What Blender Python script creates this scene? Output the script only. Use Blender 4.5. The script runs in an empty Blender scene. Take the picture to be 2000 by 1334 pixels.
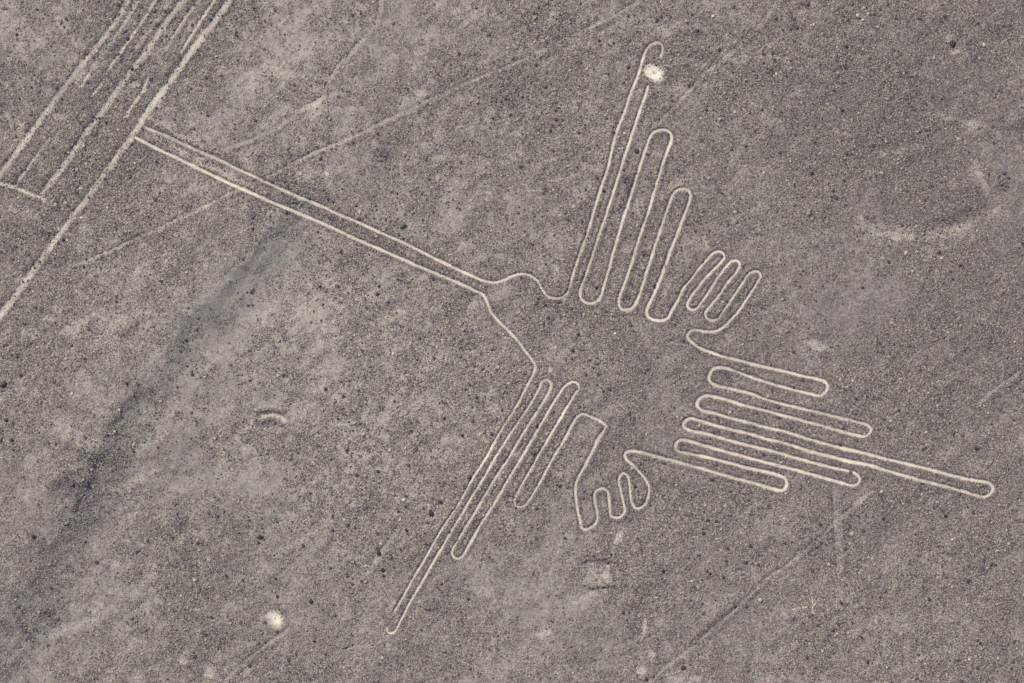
import bpy, bmesh, math, random
import numpy as np
from mathutils import Vector, Matrix
random.seed(7); rng = np.random.default_rng(7)
scene = bpy.context.scene
COL = scene.collection
PI = math.pi
S = 0.0531                       # metres per map unit (the aerial plan is drawn in 2000 x 1334 units)
def wx(px): return (px - 1000.0) * S
def wy(py): return (667.0 - py) * S

# ------------------------------------------------------------------ camera, sky, sun, exposure
cam_d = bpy.data.cameras.new('camera'); cam = bpy.data.objects.new('camera', cam_d); COL.objects.link(cam)
cam.location = (0, 0, 300); cam.rotation_euler = (0, 0, 0)
cam_d.sensor_width = 36; cam_d.lens = 36 * 300 / (2000 * S)
cam_d.clip_start = 1; cam_d.clip_end = 12000
scene.camera = cam
SUN_EL, SUN_AZ = math.radians(50), math.radians(128)      # azimuth counter-clockwise from +X
world = bpy.data.worlds.new('World'); scene.world = world; world.use_nodes = True
wn = world.node_tree.nodes; wl = world.node_tree.links
bg = wn['Background']; sky = wn.new('ShaderNodeTexSky'); sky.sky_type = 'NISHITA'; sky.sun_disc = False
sky.sun_elevation = SUN_EL; sky.sun_rotation = PI / 2 - SUN_AZ; sky.dust_density = 2.0
wl.new(sky.outputs[0], bg.inputs[0]); bg.inputs[1].default_value = 0.12
sd_ = bpy.data.lights.new('sun', 'SUN'); sun = bpy.data.objects.new('sun', sd_); COL.objects.link(sun)
sd_.energy = 3.2; sd_.angle = math.radians(0.6); sd_.color = (1.0, 0.93, 0.81)
dvec = Vector((math.cos(SUN_EL) * math.cos(SUN_AZ), math.cos(SUN_EL) * math.sin(SUN_AZ), math.sin(SUN_EL)))
sun.rotation_euler = dvec.to_track_quat('Z', 'Y').to_euler(); sun.location = dvec * 200
scene.view_settings.view_transform = 'Standard'; scene.view_settings.look = 'None'
scene.view_settings.exposure = 0.33; scene.view_settings.gamma = 1

# ------------------------------------------------------------------ helpers
def tag(o, label=None, cat=None, group=None, kind=None):
    if label: o['label'] = label
    if cat: o['category'] = cat
    if group: o['group'] = group
    if kind: o['kind'] = kind
    return o
def sstep(a, b, x):
    t = np.clip((x - a) / (b - a), 0, 1); return t * t * (3 - 2 * t)
TAB = rng.random((256, 256)).astype(np.float32)
def vnoise(x, y, cell, seed=0):
    u = x / cell + seed * 37.31; v = y / cell + seed * 17.77
    iu = np.floor(u).astype(np.int64); iv = np.floor(v).astype(np.int64)
    fu = (u - iu).astype(np.float32); fv = (v - iv).astype(np.float32)
    fu = fu * fu * (3 - 2 * fu); fv = fv * fv * (3 - 2 * fv)
    a = TAB[iu & 255, iv & 255]; b = TAB[(iu + 1) & 255, iv & 255]
    c = TAB[iu & 255, (iv + 1) & 255]; d = TAB[(iu + 1) & 255, (iv + 1) & 255]
    return (a * (1 - fu) + b * fu) * (1 - fv) + (c * (1 - fu) + d * fu) * fv - 0.5
def fbm(x, y, cell, octs=3, seed=0):
    r = 0; am = 1
    for k in range(octs):
        an = 0.6 + k * 0.9
        xr = x * math.cos(an) - y * math.sin(an); yr = x * math.sin(an) + y * math.cos(an)
        r = r + am * vnoise(xr, yr, cell / 2 ** k, seed + k * 5); am *= 0.5
    return r
def streak(x, y, cell, ang, stretch, seed=0):
    a = math.radians(ang); xr = (x * math.cos(a) + y * math.sin(a)) / stretch; yr = -x * math.sin(a) + y * math.cos(a)
    return fbm(xr, yr, cell, 3, seed)
def spline(pts, step=1.2):
    P = np.array(pts, float); n = len(P)
    Q = np.vstack([2 * P[0] - P[1], P, 2 * P[-1] - P[-2]])
    out = []; seg = []
    for i in range(n - 1):
        p0, p1, p2, p3 = Q[i], Q[i + 1], Q[i + 2], Q[i + 3]
        t0 = 0.0; t1 = t0 + np.linalg.norm(p1 - p0) ** .5; t2 = t1 + np.linalg.norm(p2 - p1) ** .5; t3 = t2 + np.linalg.norm(p3 - p2) ** .5
        m = max(2, int(np.linalg.norm(p2 - p1) / step))
        t = np.linspace(t1, t2, m, endpoint=(i == n - 2))[:, None]
        A1 = (t1 - t) / (t1 - t0) * p0 + (t - t0) / (t1 - t0) * p1
        A2 = (t2 - t) / (t2 - t1) * p1 + (t - t1) / (t2 - t1) * p2
        A3 = (t3 - t) / (t3 - t2) * p2 + (t - t2) / (t3 - t2) * p3
        B1 = (t2 - t) / (t2 - t0) * A1 + (t - t0) / (t2 - t0) * A2
        B2 = (t3 - t) / (t3 - t1) * A2 + (t - t1) / (t3 - t1) * A3
        out.append((t2 - t) / (t2 - t1) * B1 + (t - t1) / (t2 - t1) * B2); seg += [i] * m
    return np.vstack(out), np.array(seg)

# ------------------------------------------------------------------ the drawing: one continuous line, cut into the bird's parts
# every entry: (owner, width in map units, points); an owner 'feather' or 'toe' hangs under the part named before it
BIRD_A = [
 ('beak', 6.6, [(284,249),(330,268),(375,289),(420,309),(467,332),(512,352),(548,369),(585,385),(625,402),(665,420),(703,436),(740,453),(800,480),(838,499),(875,518),(906,532),(935,545),(955,551)]),
 ('head', 5.6, [(970,552),(985,547),(1000,540),(1017,535.5),(1032,537.5),(1043,543),(1051,550),(1056,560),(1062,570),(1072,580),(1087,583)]),
 ('wing0', 5.6, [(1102,579),(1111,567),(1117.5,540.5)]),
 ('feather', 5.8, [(1126,513),(1140,475.5),(1151,443),(1162.5,403),(1175,363),(1186,333),(1197,285),(1207,250),(1220,218),(1232,182),(1246,147),(1255,117),(1261,99),(1267,91),(1275,86),(1285,83.5),(1292,87),(1294.5,97),(1290,111)])]
BIRD_B = [
 ('feather', 5.8, [(1265.5,168),(1259,192),(1247.5,222.5),(1237,255),(1225,290),(1212,331),(1197.5,375.5),(1186,413),(1175,445.5),(1162.5,483),(1151,518)]),
 ('wing0', 6.2, [(1137.5,555.5),(1133,572),(1135,584),(1142.5,590.5),(1154,592.5),(1166,588),(1175,575.5),(1181,553)]),
 ('feather', 6.0, [(1190,523),(1200,485.5),(1212.5,443),(1226,400.5),(1237.5,362),(1247.5,333),(1257.5,302),(1269,270),(1277.5,258),(1290,254),(1302.5,254.5),(1310,260),(1312,270),(1305,290),(1291,331),(1277.5,375.5),(1262.5,425.5),(1247.5,468),(1232.5,518)]),
 ('wing0', 6.6, [(1217.5,560.5),(1209,583),(1209,595.5),(1215,604),(1225,605),(1236,600.5),(1245,585.5),(1252.5,565.5)]),
 ('feather', 6.2, [(1262.5,533),(1276,490.5),(1287.5,455.5),(1300,420.5),(1310,390.5),(1317.5,376),(1327.5,369.7),(1339,370),(1347,377),(1348,388),(1340,410.5),(1325,450.5),(1310,488),(1297.5,523),(1280,568)]),
 ('wing0', 6.4, [(1266,598),(1262.5,610.5),(1267.5,620.5),(1280,626),(1295,626),(1305,620.5),(1312.5,605.5)]),
 ('foot0', 5.4, [(1325,583),(1335,563)]),
 ('toe', 5.2, [(1347.5,548),(1362.5,528),(1382.5,505.5),(1395,494),(1404,491.5),(1412.5,495.5),(1414,503),(1405,515.5),(1387.5,533),(1370,553),(1352.5,575.5)]),
 ('foot0', 5.4, [(1344,588),(1342.5,598),(1350,605),(1360,603),(1370,590.5)]),
 ('toe', 5.2, [(1387,566),(1405,538),(1419.5,519),(1429,510.5),(1437.5,509),(1444.5,515.5),(1439,530.5),(1422.5,550.5),(1405,575.5),(1387.5,598)]),
 ('foot0', 5.4, [(1378,612),(1380,620.5),(1390,626),(1402.5,622),(1412.5,608)]),
 ('toe', 5.2, [(1430,583),(1447.5,558),(1460,538),(1467.5,532),(1480,530.5),(1486,538),(1480,550.5),(1462.5,578),(1442.5,608)]),
 ('foot0', 5.8, [(1425,628),(1412.5,639),(1397.5,647),(1380,648),(1353,645)]),
 ('tail', 6.0, [(1345,651),(1343,659),(1352,669),(1367.5,679.5),(1387.5,688)]),
 ('feather', 6.6, [(1412.5,697),(1445,704.5),(1475,712),(1500,718),(1537.5,726.5),(1575,736),(1600,741.5),(1612.5,747),(1616,756),(1610,767),(1600,772.5),(1582.5,769.5),(1550,761.5),(1500,747.5),(1475,739.5),(1445,728)]),
 ('tail', 6.6, [(1420,720),(1405,718),(1392.5,721),(1387,729.5),(1385,739.5),(1390,748),(1405,754.5)]),
 ('feather', 6.8, [(1437.5,762),(1467.5,769.5),(1500,781),(1530,789.5),(1560,797),(1600,806),(1637.5,816),(1680,826),(1694,831),(1700,838),(1696,847),(1686,852),(1672.5,850),(1632.5,839.5),(1592.5,828),(1550,817),(1500,803),(1462.5,794.5),(1425,783)]),
 ('tail', 6.6, [(1392.5,774.5),(1378,773),(1369,777),(1362.5,784.5),(1362.5,793),(1370,801),(1395,807)]),
 ('feather', 7.2, [(1425,816),(1467.5,827),(1500,836),(1532.5,843),(1570,854.5),(1607.5,866),(1655,877),(1695,887),(1750,901),(1800,913),(1862.5,929.5),(1900,937.5),(1925,941.5),(1935,947),(1937.5,956),(1931,966),(1920,970),(1907.5,968),(1875,958),(1825,944.5),(1775,932),(1737.5,921),(1695,908),(1655,900),(1612.5,889.5),(1575,879.5),(1537.5,867),(1500,858),(1462.5,847),(1422.5,838),(1387.5,828)]),
 ('tail', 6.6, [(1359,819.5),(1348,817.5),(1339,822),(1334,829.5),(1340,837),(1352.5,842.5)]),
 ('feather', 6.8, [(1375,846.5),(1412.5,857),(1450,867),(1500,879.5),(1537.5,889.5),(1580,902),(1620,912),(1660,921),(1672.5,927),(1678,936),(1674,944.5),(1662.5,948),(1645,943),(1600,931),(1550,917),(1500,904.5),(1462.5,894.5),(1412.5,881),(1375,870)]),
 ('tail', 6.4, [(1345,861),(1330,859),(1322.5,863),(1319,872),(1322.5,879.5),(1337.5,884.5)]),
 ('feather', 7.4, [(1375,891.5),(1412.5,901),(1462.5,914.5),(1500,923),(1520,928),(1532.5,934.5),(1536,944.5),(1533,954),(1525,958),(1510,954.5),(1500,952),(1450,938),(1400,924.5),(1355,911),(1312.5,899.5)]),
 ('tail', 6.6, [(1275,889.5),(1250,883),(1230,881),(1221,884.5),(1219.5,891),(1224,898)]),
 ('foot1', 5.8, [(1237.5,909.5),(1250,923),(1262.5,939.5),(1267.5,954.5),(1266,972),(1260,984.5),(1250,992),(1241,992),(1235,984.5)]),
 ('toe', 5.6, [(1231,967),(1229,942),(1225,929),(1218,924),(1211,928),(1208,938),(1212.5,959.5)]),
 ('foot1', 5.6, [(1218,984.5),(1220,997),(1217.5,1003),(1210,1009.5),(1200,1010.5),(1192.5,1006),(1191,997)]),
 ('toe', 5.6, [(1189,972),(1186,959),(1178,954),(1167.5,957),(1161,964.5),(1162.5,982),(1166,998)]),
 ('foot1', 6.2, [(1167,1010),(1162.5,1022.5),(1155,1029),(1142.5,1034),(1136,1031),(1132.5,1015),(1129,1000),(1126,982),(1124.5,949.5),(1132.5,927),(1145,904.5),(1157.5,879.5),(1170,854.5),(1181,837)]),
 ('wing1', 5.4, [(1182.5,831),(1175,824.5),(1150,812),(1137.5,808),(1129,812)]),
 ('feather', 5.2, [(1120,824.5),(1107.5,849.5),(1087.5,882),(1067.5,917),(1050,949.5),(1032.5,978),(1024,987),(1012.5,989.5),(1006,984.5),(1005.5,977),(1015,954.5),(1032.5,924.5),(1052.5,887),(1075,849.5),(1100,807)]),
 ('wing1', 5.2, [(1122.5,769.5),(1130.5,757),(1127.5,749),(1119,746),(1107.5,751),(1097.5,762)]),
 ('feather', 5.6, [(1075,797),(1055,832),(1032.5,869.5),(1015,899.5),(1000,924.5),(975,967),(955,999.5),(940,1022),(925,1048),(910,1076),(903,1087),(895,1091),(886,1087),(883,1077.5),(890,1062.5),(905,1037),(930,997),(950,962),(975,921),(1000,884),(1015,857),(1042.5,814.5)]),
 ('wing1', 5.2, [(1062.5,782),(1074,761),(1076,749),(1069,742.5),(1059,746),(1052.5,759.5)]),
 ('feather', 4.8, [(1032.5,794.5),(1012.5,824.5),(1000,842),(975,881),(950,924.5),(925,964.5),(905,999),(880,1040),(850,1092.5),(825,1135),(805,1170),(787.5,1202.5),(777.5,1222.5),(772,1232),(765,1236.5),(757.5,1234),(756,1226)])]
BIRD_C = [
 ('feather', 4.6, [(771,1192.5),(787.5,1165),(810,1125),(835,1082.5),(860,1037.5),(886,999),(900,977),(925,932),(950,892),(975,847),(1000,807)]),
 ('wing1', 5.2, [(1015,782),(1027.5,757),(1040,734.5)]),
 ('head', 6.0, [(1045,717),(1040,704.5),(1027.5,688),(1012.5,667),(997.5,650.5),(975,628),(960,610.5),(952.5,593),(942.5,575.5)]),
 ('beak', 6.8, [(925,567),(890,550.5),(850,534),(800,513),(750,490.5),(700,469),(640,441),(587.5,418),(525,393),(500,381),(462.5,365),(395,333),(350,311),(300,287.5),(264,268)])]
# swept straight strips of the old field in the upper left: (points, width, dust, label)
STRIPS = [
 ([(256,-6),(220,52),(186,97),(150,142),(112,193),(75,242),(40,291),(0,343),(-120,500)], 9, .59, 'pale strip along the left edge of the old field, dark stones outside it'),
 ([(310,-6),(275,47),(240,97),(208,142)], 4.5, .66, 'thin pale scratch line, second strip from the left at the top, fading out halfway'),
 ([(364,-6),(325,45),(282,107),(237,165),(207,210),(175,252),(140,305),(110,345),(84,380)], 10, .63, 'broad pale strip down the middle of the old field to the cross line'),
 ([(394,-6),(355,47),(326,94)], 4.5, .60, 'thin pale scratch between the broad middle strip and the twin lines at top'),
 ([(426,-6),(390,45),(353,104)], 4.5, .66, 'thin line hugging the long right hand strip at the top edge'),
 ([(454,-6),(420,42),(370,105),(332,160),(307,192),(282,228),(262,262),(240,292),(210,332),(180,375),(150,413),(120,455),(87,500),(50,550),(22,590),(-5,625),(-120,780)], 10.5, .66, 'longest pale strip, running from the top past the beak tip to the left edge'),
 ([(-6,356),(30,367),(55,377),(88,389)], 6, .72, 'short pale cross line closing the strips near the left edge'),
 ([(290,154),(277,182),(255,212),(246,232)], 5, .66, 'short narrow strip left of the long strip, level with the beak tip'),
 ([(176,145),(161,168)], 5, .72, 'short bright scrape inside the field, upper left of its twin'),
 ([(198,165),(182,187)], 5, .74, 'short bright scrape inside the field, lower right of its twin'),
 ([(98,272),(60,324),(30,362)], 5.5, .52, 'faint narrow strip between the left edge strip and the middle strip'),
 ([(270,5),(240,52),(212,92)], 4.5, .56, 'faint thin line just inside the left edge strip near the top'),
]
# faint old trails over the desert: (points, width, dust, depth)
TRAILS = [
 ([(418,299),(462,284),(500,270),(550,243),(600,208),(630,190)], 6, .50),
 ([(640,165),(660,130),(690,98),(720,65),(740,35),(745,-5)], 6, .50),
 ([(130,528),(150,520),(200,498),(250,475),(300,453),(350,430),(400,405),(462,375),(545,334),(567,322),(610,302),(650,285),(690,267),(732,247),(775,227),(825,202),(875,178),(925,157),(1000,128),(1062,97),(1150,57),(1225,17),(1260,-5)], 5, .52),
 ([(1525,-5),(1487,45),(1425,105),(1370,150),(1325,200),(1270,250)], 6, .50),
 ([(1700,960),(1660,995),(1625,1025),(1587,1060),(1545,1097),(1500,1130),(1462,1165),(1425,1200),(1387,1232),(1350,1265),(1310,1297),(1262,1338)], 5.5, .50),
 ([(1905,790),(1950,752),(1975,734),(2006,712)], 6, .52),
 ([(775,1035),(742,1087),(712,1128)], 7, .50),
 ([(560,1232),(497,1277),(440,1330)], 6, .46),
 ([(1632,945),(1635,1000),(1637,1060),(1640,1120),(1636,1180)], 15, .41),
]
# pale cleared or blown-out patches: outline radius, look
PATCHES = [
 (1276,140,20,15,25,.98,'pale_patch','brightest round white sand patch beside the top tip of the tallest feather'),
 (537,1208,15,17,-20,1.0,'pale_patch','small bright cream sand patch low on the left, below the crescent'),
 (1168,1118,27,26,-8,.60,'cleared_square','roughly square pale clearing below the lower foot, with dark edges'),
 (304,190,16,7,-55,.78,'pale_patch','ragged pale patch on the long strip just above the beak tip'),
 (281,176,9,8,0,.80,'pale_patch','small ragged pale patch at the head of the short strip near the beak tip'),
 (1600,676,30,13,20,.60,'pale_patch','faint pale patch above the uppermost tail feather'),
 (820,182,17,9,10,.58,'pale_patch','faint pale patch on the slope left of the tallest feather'),
 (1208,1052,7,20,28,.62,'pale_patch','narrow pale streak running up from the square clearing'),
 (1297,577,7,7,0,.60,'pale_patch','small grey sand ring inside the last inner bend of the upper wing'),
 (1074,722,6,7,0,.74,'pale_patch','tiny pale spot above the feather roots of the lower wing'),
 (640,340,5,5,0,.78,'pale_patch','tiny yellow white spot just above the beak'),
 (1258,1225,5,22,8,.62,'pale_patch','thin upright pale streak right of the bottom middle of the field'),
 (1068,1236,14,6,-20,.60,'pale_patch','slanting pale smear below the square clearing on its left'),
 (1273,1278,9,7,20,.62,'pale_patch','small pale fleck near the foot of the lower right trail'),
 (1252,1310,12,10,30,.62,'pale_patch','pale patch at the bottom edge left of the lower right trail'),
 (228,1100,12,8,-30,.58,'pale_patch','painted sunlit patch on the gully side at lower left'),  # sunlight on the gully side, painted as a pale patch
 (410,1315,16,11,-30,.62,'pale_patch','pale patch at the bottom edge left of centre'),
 (360,1292,12,7,30,.58,'pale_patch','small pale patch upper left of the patch at the bottom edge'),
]

# thin pale scuffs and banks, some sunlit with the light painted in: points, width, dust
SCUFFS_LIT_BANKS = [([(300,269),(350,297),(420,331),(480,359)], 9, .50), ([(338,-6),(300,52),(262,108),(232,150)], 3, .56), ([(410,-6),(376,46),(345,88)], 3, .54), ([(132,238),(104,282),(80,318)], 4, .52), ([(232,58),(200,106),(172,150)], 4, .56), ([(440,-6),(404,46),(372,92)], 3, .60), ([(165,300),(140,338),(120,366)], 4, .52), ([(215,258),(196,288),(180,312)], 3, .52), ([(168,352),(150,382)], 4, .56), ([(60,230),(40,262),(20,292)], 3, .46),
 ([(1678,428),(1705,450),(1755,461),(1810,464),(1850,456),(1884,438)], 11, .56), ([(1700,438),(1740,446),(1790,450)], 5, .54), ([(1860,452),(1905,430),(1947,408)], 7, .50), ([(1712,297),(1745,300),(1772,285),(1802,287)], 4, .56),
 ([(1835,222),(1880,240),(1915,246),(1948,262)], 7, .52), ([(1903,315),(1912,340),(1930,376)], 6, .54), ([(1905,240),(1922,262),(1928,290)], 6, .48), ([(1620,242),(1640,258),(1668,268)], 3.5, .50), ([(1366,452),(1378,468),(1384,488)], 3, .54), ([(1616,32),(1660,50),(1700,62)], 4, .46), ([(1965,258),(2005,266)], 5, .52),
 ([(60,1242),(105,1238),(150,1222),(180,1202),(198,1180)], 7, .56), ([(4,1312),(30,1280),(58,1248)], 6, .52), ([(160,970),(172,962),(182,952)], 5, .58), ([(262,945),(280,938)], 5, .5), ([(222,1108),(236,1092)], 7, .56),  # sunlit gully banks at lower left, their light painted pale
 ([(250,158),(262,164),(275,170),(288,192)], 3.5, .64), ([(308,172),(296,188),(284,206)], 3.5, .74), ([(318,186),(304,208),(286,234)], 5, .66), ([(310,210),(298,225),(290,232)], 5, .64), ([(150,162),(162,168),(172,166)], 4, .62),
 ([(626,190),(612,205),(596,213)], 6, .54), ([(1848,80),(1854,72),(1866,74),(1876,86),(1870,98),(1858,100)], 3.5, .56), ([(1190,1085),(1197,1068),(1210,1048),(1216,1034)], 6, .60), ([(1258,1195),(1258,1225),(1254,1245)], 4, .58), ([(1110,1182),(1135,1172),(1156,1160)], 6, .50),
 ([(1056,1240),(1070,1232)], 5, .62), ([(1112,1222),(1122,1212)], 3, .60), ([(1722,735),(1738,756)], 3, .50), ([(1780,862),(1815,852),(1838,838)], 3, .47), ([(320,262),(355,276),(385,290)], 7, .56), ([(95,365),(100,392),(112,402)], 10, .54), ([(298,862),(318,850),(330,842)], 3, .52), ([(1100,950),(1118,968)], 4, .5), ([(1000,88),(1045,100),(1080,84)], 4, .46)]
# dark rows of dumped stones or painted shadow, and dark clusters: x, y, radius, count
WINDROWS_SHADOW = [[(515,352),(560,382),(610,412),(650,424)], [(640,424),(700,452),(760,482),(850,526),(905,552)], [(548,362),(590,380),(640,405)], [(285,246),(320,258),(350,272)], [(360,272),(410,298),(470,322)],  # last two rows: shadow above the beak line, as dark soil and stones
 [(100,947),(125,930),(162,916)], [(128,968),(140,955),(145,940)], [(150,995),(162,965),(176,938)], [(60,1045),(80,1058),(92,1052)], [(345,1028),(362,1012)], [(1136,1097),(1160,1091),(1184,1088)], [(1142,1147),(1168,1144),(1192,1141)], [(1350,1256),(1390,1222),(1440,1180)],
 [(1500,700),(1508,720)], [(985,908),(998,885)], [(960,920),(930,965),(905,1005)], [(500,806),(528,801),(558,806)], [(503,825),(535,822),(556,832)], [(1378,722),(1374,745)], [(1240,330),(1225,372),(1212,410)], [(1336,560),(1355,530)]]
CLUMPS = [(1900,92,9,110),(1905,115,8,80),(1880,160,6,40),(1850,100,7,30),(580,382,20,160),(545,352,16,120),(408,302,20,140),(505,410,26,200),(88,455,9,60),(250,135,14,110),(222,103,10,80),(170,240,10,50),(30,350,12,70),(560,392,14,100),
 (985,895,9,60),(1045,870,9,60),(1040,885,8,50),(1078,805,7,50),(1230,352,9,70),(1225,582,6,50),(1415,740,11,90),(1330,870,5,30),(1465,922,16,90),(1650,935,9,60),(1625,905,10,60),(1790,958,18,110),(1735,995,14,60),(1400,848,9,40),(1300,500,14,60),(1280,560,10,50),
 (130,936,16,40),(350,1022,14,70),(1470,60,14,50),(1552,50,12,60),(1325,330,7,30),(1895,375,14,60),(1960,350,12,60),(750,305,14,90),(410,1240,14,40),(1360,595,0.1,1),(840,1180,12,60),(985,960,10,50),(1520,220,10,40),(105,1205,14,60),(60,1240,12,40)]
STRW = []
# ------------------------------------------------------------------ soft fields of the terrain (dust, coarseness, height)
# dust blobs: x, y, rx, ry, angle, amount   (paler where positive, darker where negative: soil and gravel tone, some light painted in)
DUST_LIGHT = [
 (1950,350,420,500,0,-.10),(1900,1200,420,330,0,-.07),(1350,700,320,330,0,-.035),(250,120,420,260,0,.03),(620,760,420,260,0,.02),(60,1100,200,330,0,-.05),  # vignette-like falloff put into the colour in these first rows, darkest at right
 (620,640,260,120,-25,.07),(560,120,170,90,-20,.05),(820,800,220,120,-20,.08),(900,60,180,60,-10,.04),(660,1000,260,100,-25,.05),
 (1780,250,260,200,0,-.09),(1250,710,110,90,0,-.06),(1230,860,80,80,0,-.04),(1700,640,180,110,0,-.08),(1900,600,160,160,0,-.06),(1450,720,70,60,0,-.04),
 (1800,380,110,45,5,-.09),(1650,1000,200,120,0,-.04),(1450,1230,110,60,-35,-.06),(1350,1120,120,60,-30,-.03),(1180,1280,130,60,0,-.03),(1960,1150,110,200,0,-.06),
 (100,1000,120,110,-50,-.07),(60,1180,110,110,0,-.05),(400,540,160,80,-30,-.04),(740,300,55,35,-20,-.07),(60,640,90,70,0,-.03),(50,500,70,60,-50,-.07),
 (180,640,70,40,0,.07),(60,800,110,60,0,.06),(130,900,60,30,0,.05),(440,880,160,60,-30,.03),
 (600,600,90,40,-20,.07),(560,650,60,30,0,.06),(1800,457,85,9,0,.13),(1860,452,35,8,-12,.12),(1920,430,40,10,-30,.08),(1705,440,35,14,0,.09),
 (1745,295,40,7,-8,.12),(1775,285,14,7,0,.08),(1905,250,18,18,0,.09),(1920,290,10,25,0,.10),(1880,240,30,8,10,.07),(1945,262,30,6,10,.06),(1900,340,12,26,-25,.08),
 (1640,230,28,8,40,.07),(1500,110,22,6,20,.08),(1530,115,14,6,0,.08),(1630,255,20,6,20,.06),(1365,470,5,18,-30,.10),(1380,475,4,14,-25,.08),
 (625,205,28,7,-30,.10),(600,212,18,6,-25,.07),(700,165,18,12,0,.05),(690,235,10,22,0,.05),(930,25,50,14,10,.06),(580,35,28,16,-20,.06),
 (520,0,40,20,0,.05),(20,60,50,60,0,.05),(1150,75,70,12,-20,.04),(1050,95,50,12,-20,.04),
 (130,1225,70,10,-18,.10),(185,1190,16,22,20,.09),(45,1265,26,12,-45,.08),(290,1120,60,14,-30,.04),(170,965,8,12,20,.10),(190,940,10,8,0,.06),(265,940,14,8,0,.08),  # sun on the lower-left scarp, put into the colour
 (30,1050,18,8,10,.09),(115,1048,12,6,0,.09),(20,1090,20,16,0,.06),(300,700,50,40,0,.05),(300,860,50,8,-30,.05),
 (1130,1050,30,12,-10,.06),(1120,1165,40,10,-20,.05),(1200,1040,14,14,0,.04),(1050,1285,40,16,0,.04),(1430,1040,40,16,0,.04),(1460,1030,40,20,0,.03),
 (1350,1325,50,10,0,.10),(1050,1230,20,6,-30,.06),(1780,1090,60,26,-10,.06),(1690,960,8,30,0,.05),(1640,1160,10,30,0,.05),(1820,1260,110,60,0,.05),
 (1620,1040,20,20,0,.05),(1985,1240,14,40,0,.07),(1900,690,60,30,0,-.03),(1740,700,40,60,-35,.05),(1960,900,60,40,0,.02),(1900,910,22,12,0,.06),
 (1560,380,70,30,0,.05),(1500,450,60,70,0,.04),(1530,530,40,50,0,.05),(1330,620,0.1,0.1,0,0),(1150,770,60,60,0,.03),(1600,1190,0.1,.1,0,0),(940,720,60,60,0,.04),
 (330,260,60,16,28,.06),(360,275,40,8,28,.06),(230,350,60,60,-50,.03),(130,340,40,40,0,.05),(60,300,60,40,-50,-.02),(1005,25,80,20,0,.03),(95,410,20,22,0,.06),(160,150,16,8,-50,.08),
]
# coarse stony places (more and bigger stones): x, y, rx, ry, angle, amount
STONY = [(240,240,260,180,-50,.5),(130,420,140,160,-50,.6),(120,700,170,120,-30,.7),(640,390,160,18,25,.5),(780,470,120,12,25,.5),(540,300,60,30,0,.3),
 (1180,180,330,220,0,.25),(1560,200,160,200,0,.35),(930,620,260,200,0,.25),(820,850,240,200,0,.45),(1140,560,200,180,0,.25),(1100,850,120,180,0,.3),
 (1850,1100,200,230,0,.5),(1450,1100,220,160,0,.2),(620,1030,180,60,0,.35),(460,1080,120,90,0,.3),(1600,860,240,60,14,.4),(1750,960,90,40,0,.5),(660,60,300,100,0,-.1),
 (400,830,170,220,-50,-.5),(560,480,200,50,-45,-.5),(260,1260,240,120,0,-.45),(700,230,160,120,0,-.35),(1250,740,130,110,0,-.35),(1000,1180,160,160,0,-.2),(1900,640,160,160,0,-.1),(430,210,120,90,0,-.2)]
def blobs(L, x, y):
    r = np.zeros_like(x)
    for bx, by, rx, ry, an, am in L:
        if am == 0: continue
        a = math.radians(an); dx = x - bx; dy = y - by
        u = (dx * math.cos(a) + dy * math.sin(a)) / rx; v = (-dx * math.sin(a) + dy * math.cos(a)) / ry
        r += am * np.exp(-(u * u + v * v))
    return r
# relief along lines: (points, crest height m, half width of the steep face, gentle back width, side) in map units;
# the steep face falls towards the right-hand side of the walking direction when side = 1
RELIEF = [
 ([(585,405),(560,432),(530,468),(500,510),(450,565),(400,620),(360,662),(320,712),(285,755),(250,800),(222,850),(205,885),(195,910)], 1.1, 30, 150, -1),
 ([(215,860),(195,900),(175,945),(150,995),(128,1045),(100,1100),(50,1190),(0,1280),(-60,1380)], 1.0, 34, 120, -1),
 ([(160,905),(140,925),(115,945),(95,975)], .22, 6, 26, -1),
 ([(190,930),(165,945),(130,935),(100,960)], .20, 5, 22, -1),
 ([(75,1020),(70,1050),(95,1060)], .25, 7, 24, -1),
 ([(365,1010),(330,1030),(245,1065),(222,1090),(205,1130),(190,1165),(165,1200),(110,1212),(60,1235),(0,1300)], .32, 12, 70, -1),
 ([(685,125),(665,170),(655,215),(645,250),(640,280)], .22, 12, 40, -1),
 ([(790,115),(775,135),(772,160)], .14, 6, 20, -1),
 ([(840,120),(845,150),(838,175)], .14, 6, 20, 1),
 ([(1660,440),(1700,428),(1760,425),(1830,432),(1890,415),(1940,395)], .35, 18, 60, 1),
 ([(1640,300),(1700,285),(1760,275),(1830,265)], .16, 10, 50, 1),
 ([(1860,215),(1900,225),(1950,238),(2010,248)], .25, 12, 50, 1),
 ([(1890,250),(1905,300),(1925,350),(1955,385)], .16, 10, 40, 1),
 ([(1560,640),(1590,655),(1625,660)], .12, 8, 30, 1),
 ([(1195,1040),(1188,1060),(1180,1085)], .16, 5, 18, -1),
 ([(1245,1160),(1243,1200),(1240,1240)], .15, 8, 30, -1),
 ([(720,300),(745,315),(765,300)], .14, 14, 30, -1),
 ([(1300,60),(1360,62),(1420,60)], .08, 8, 30, 1),
]
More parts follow.
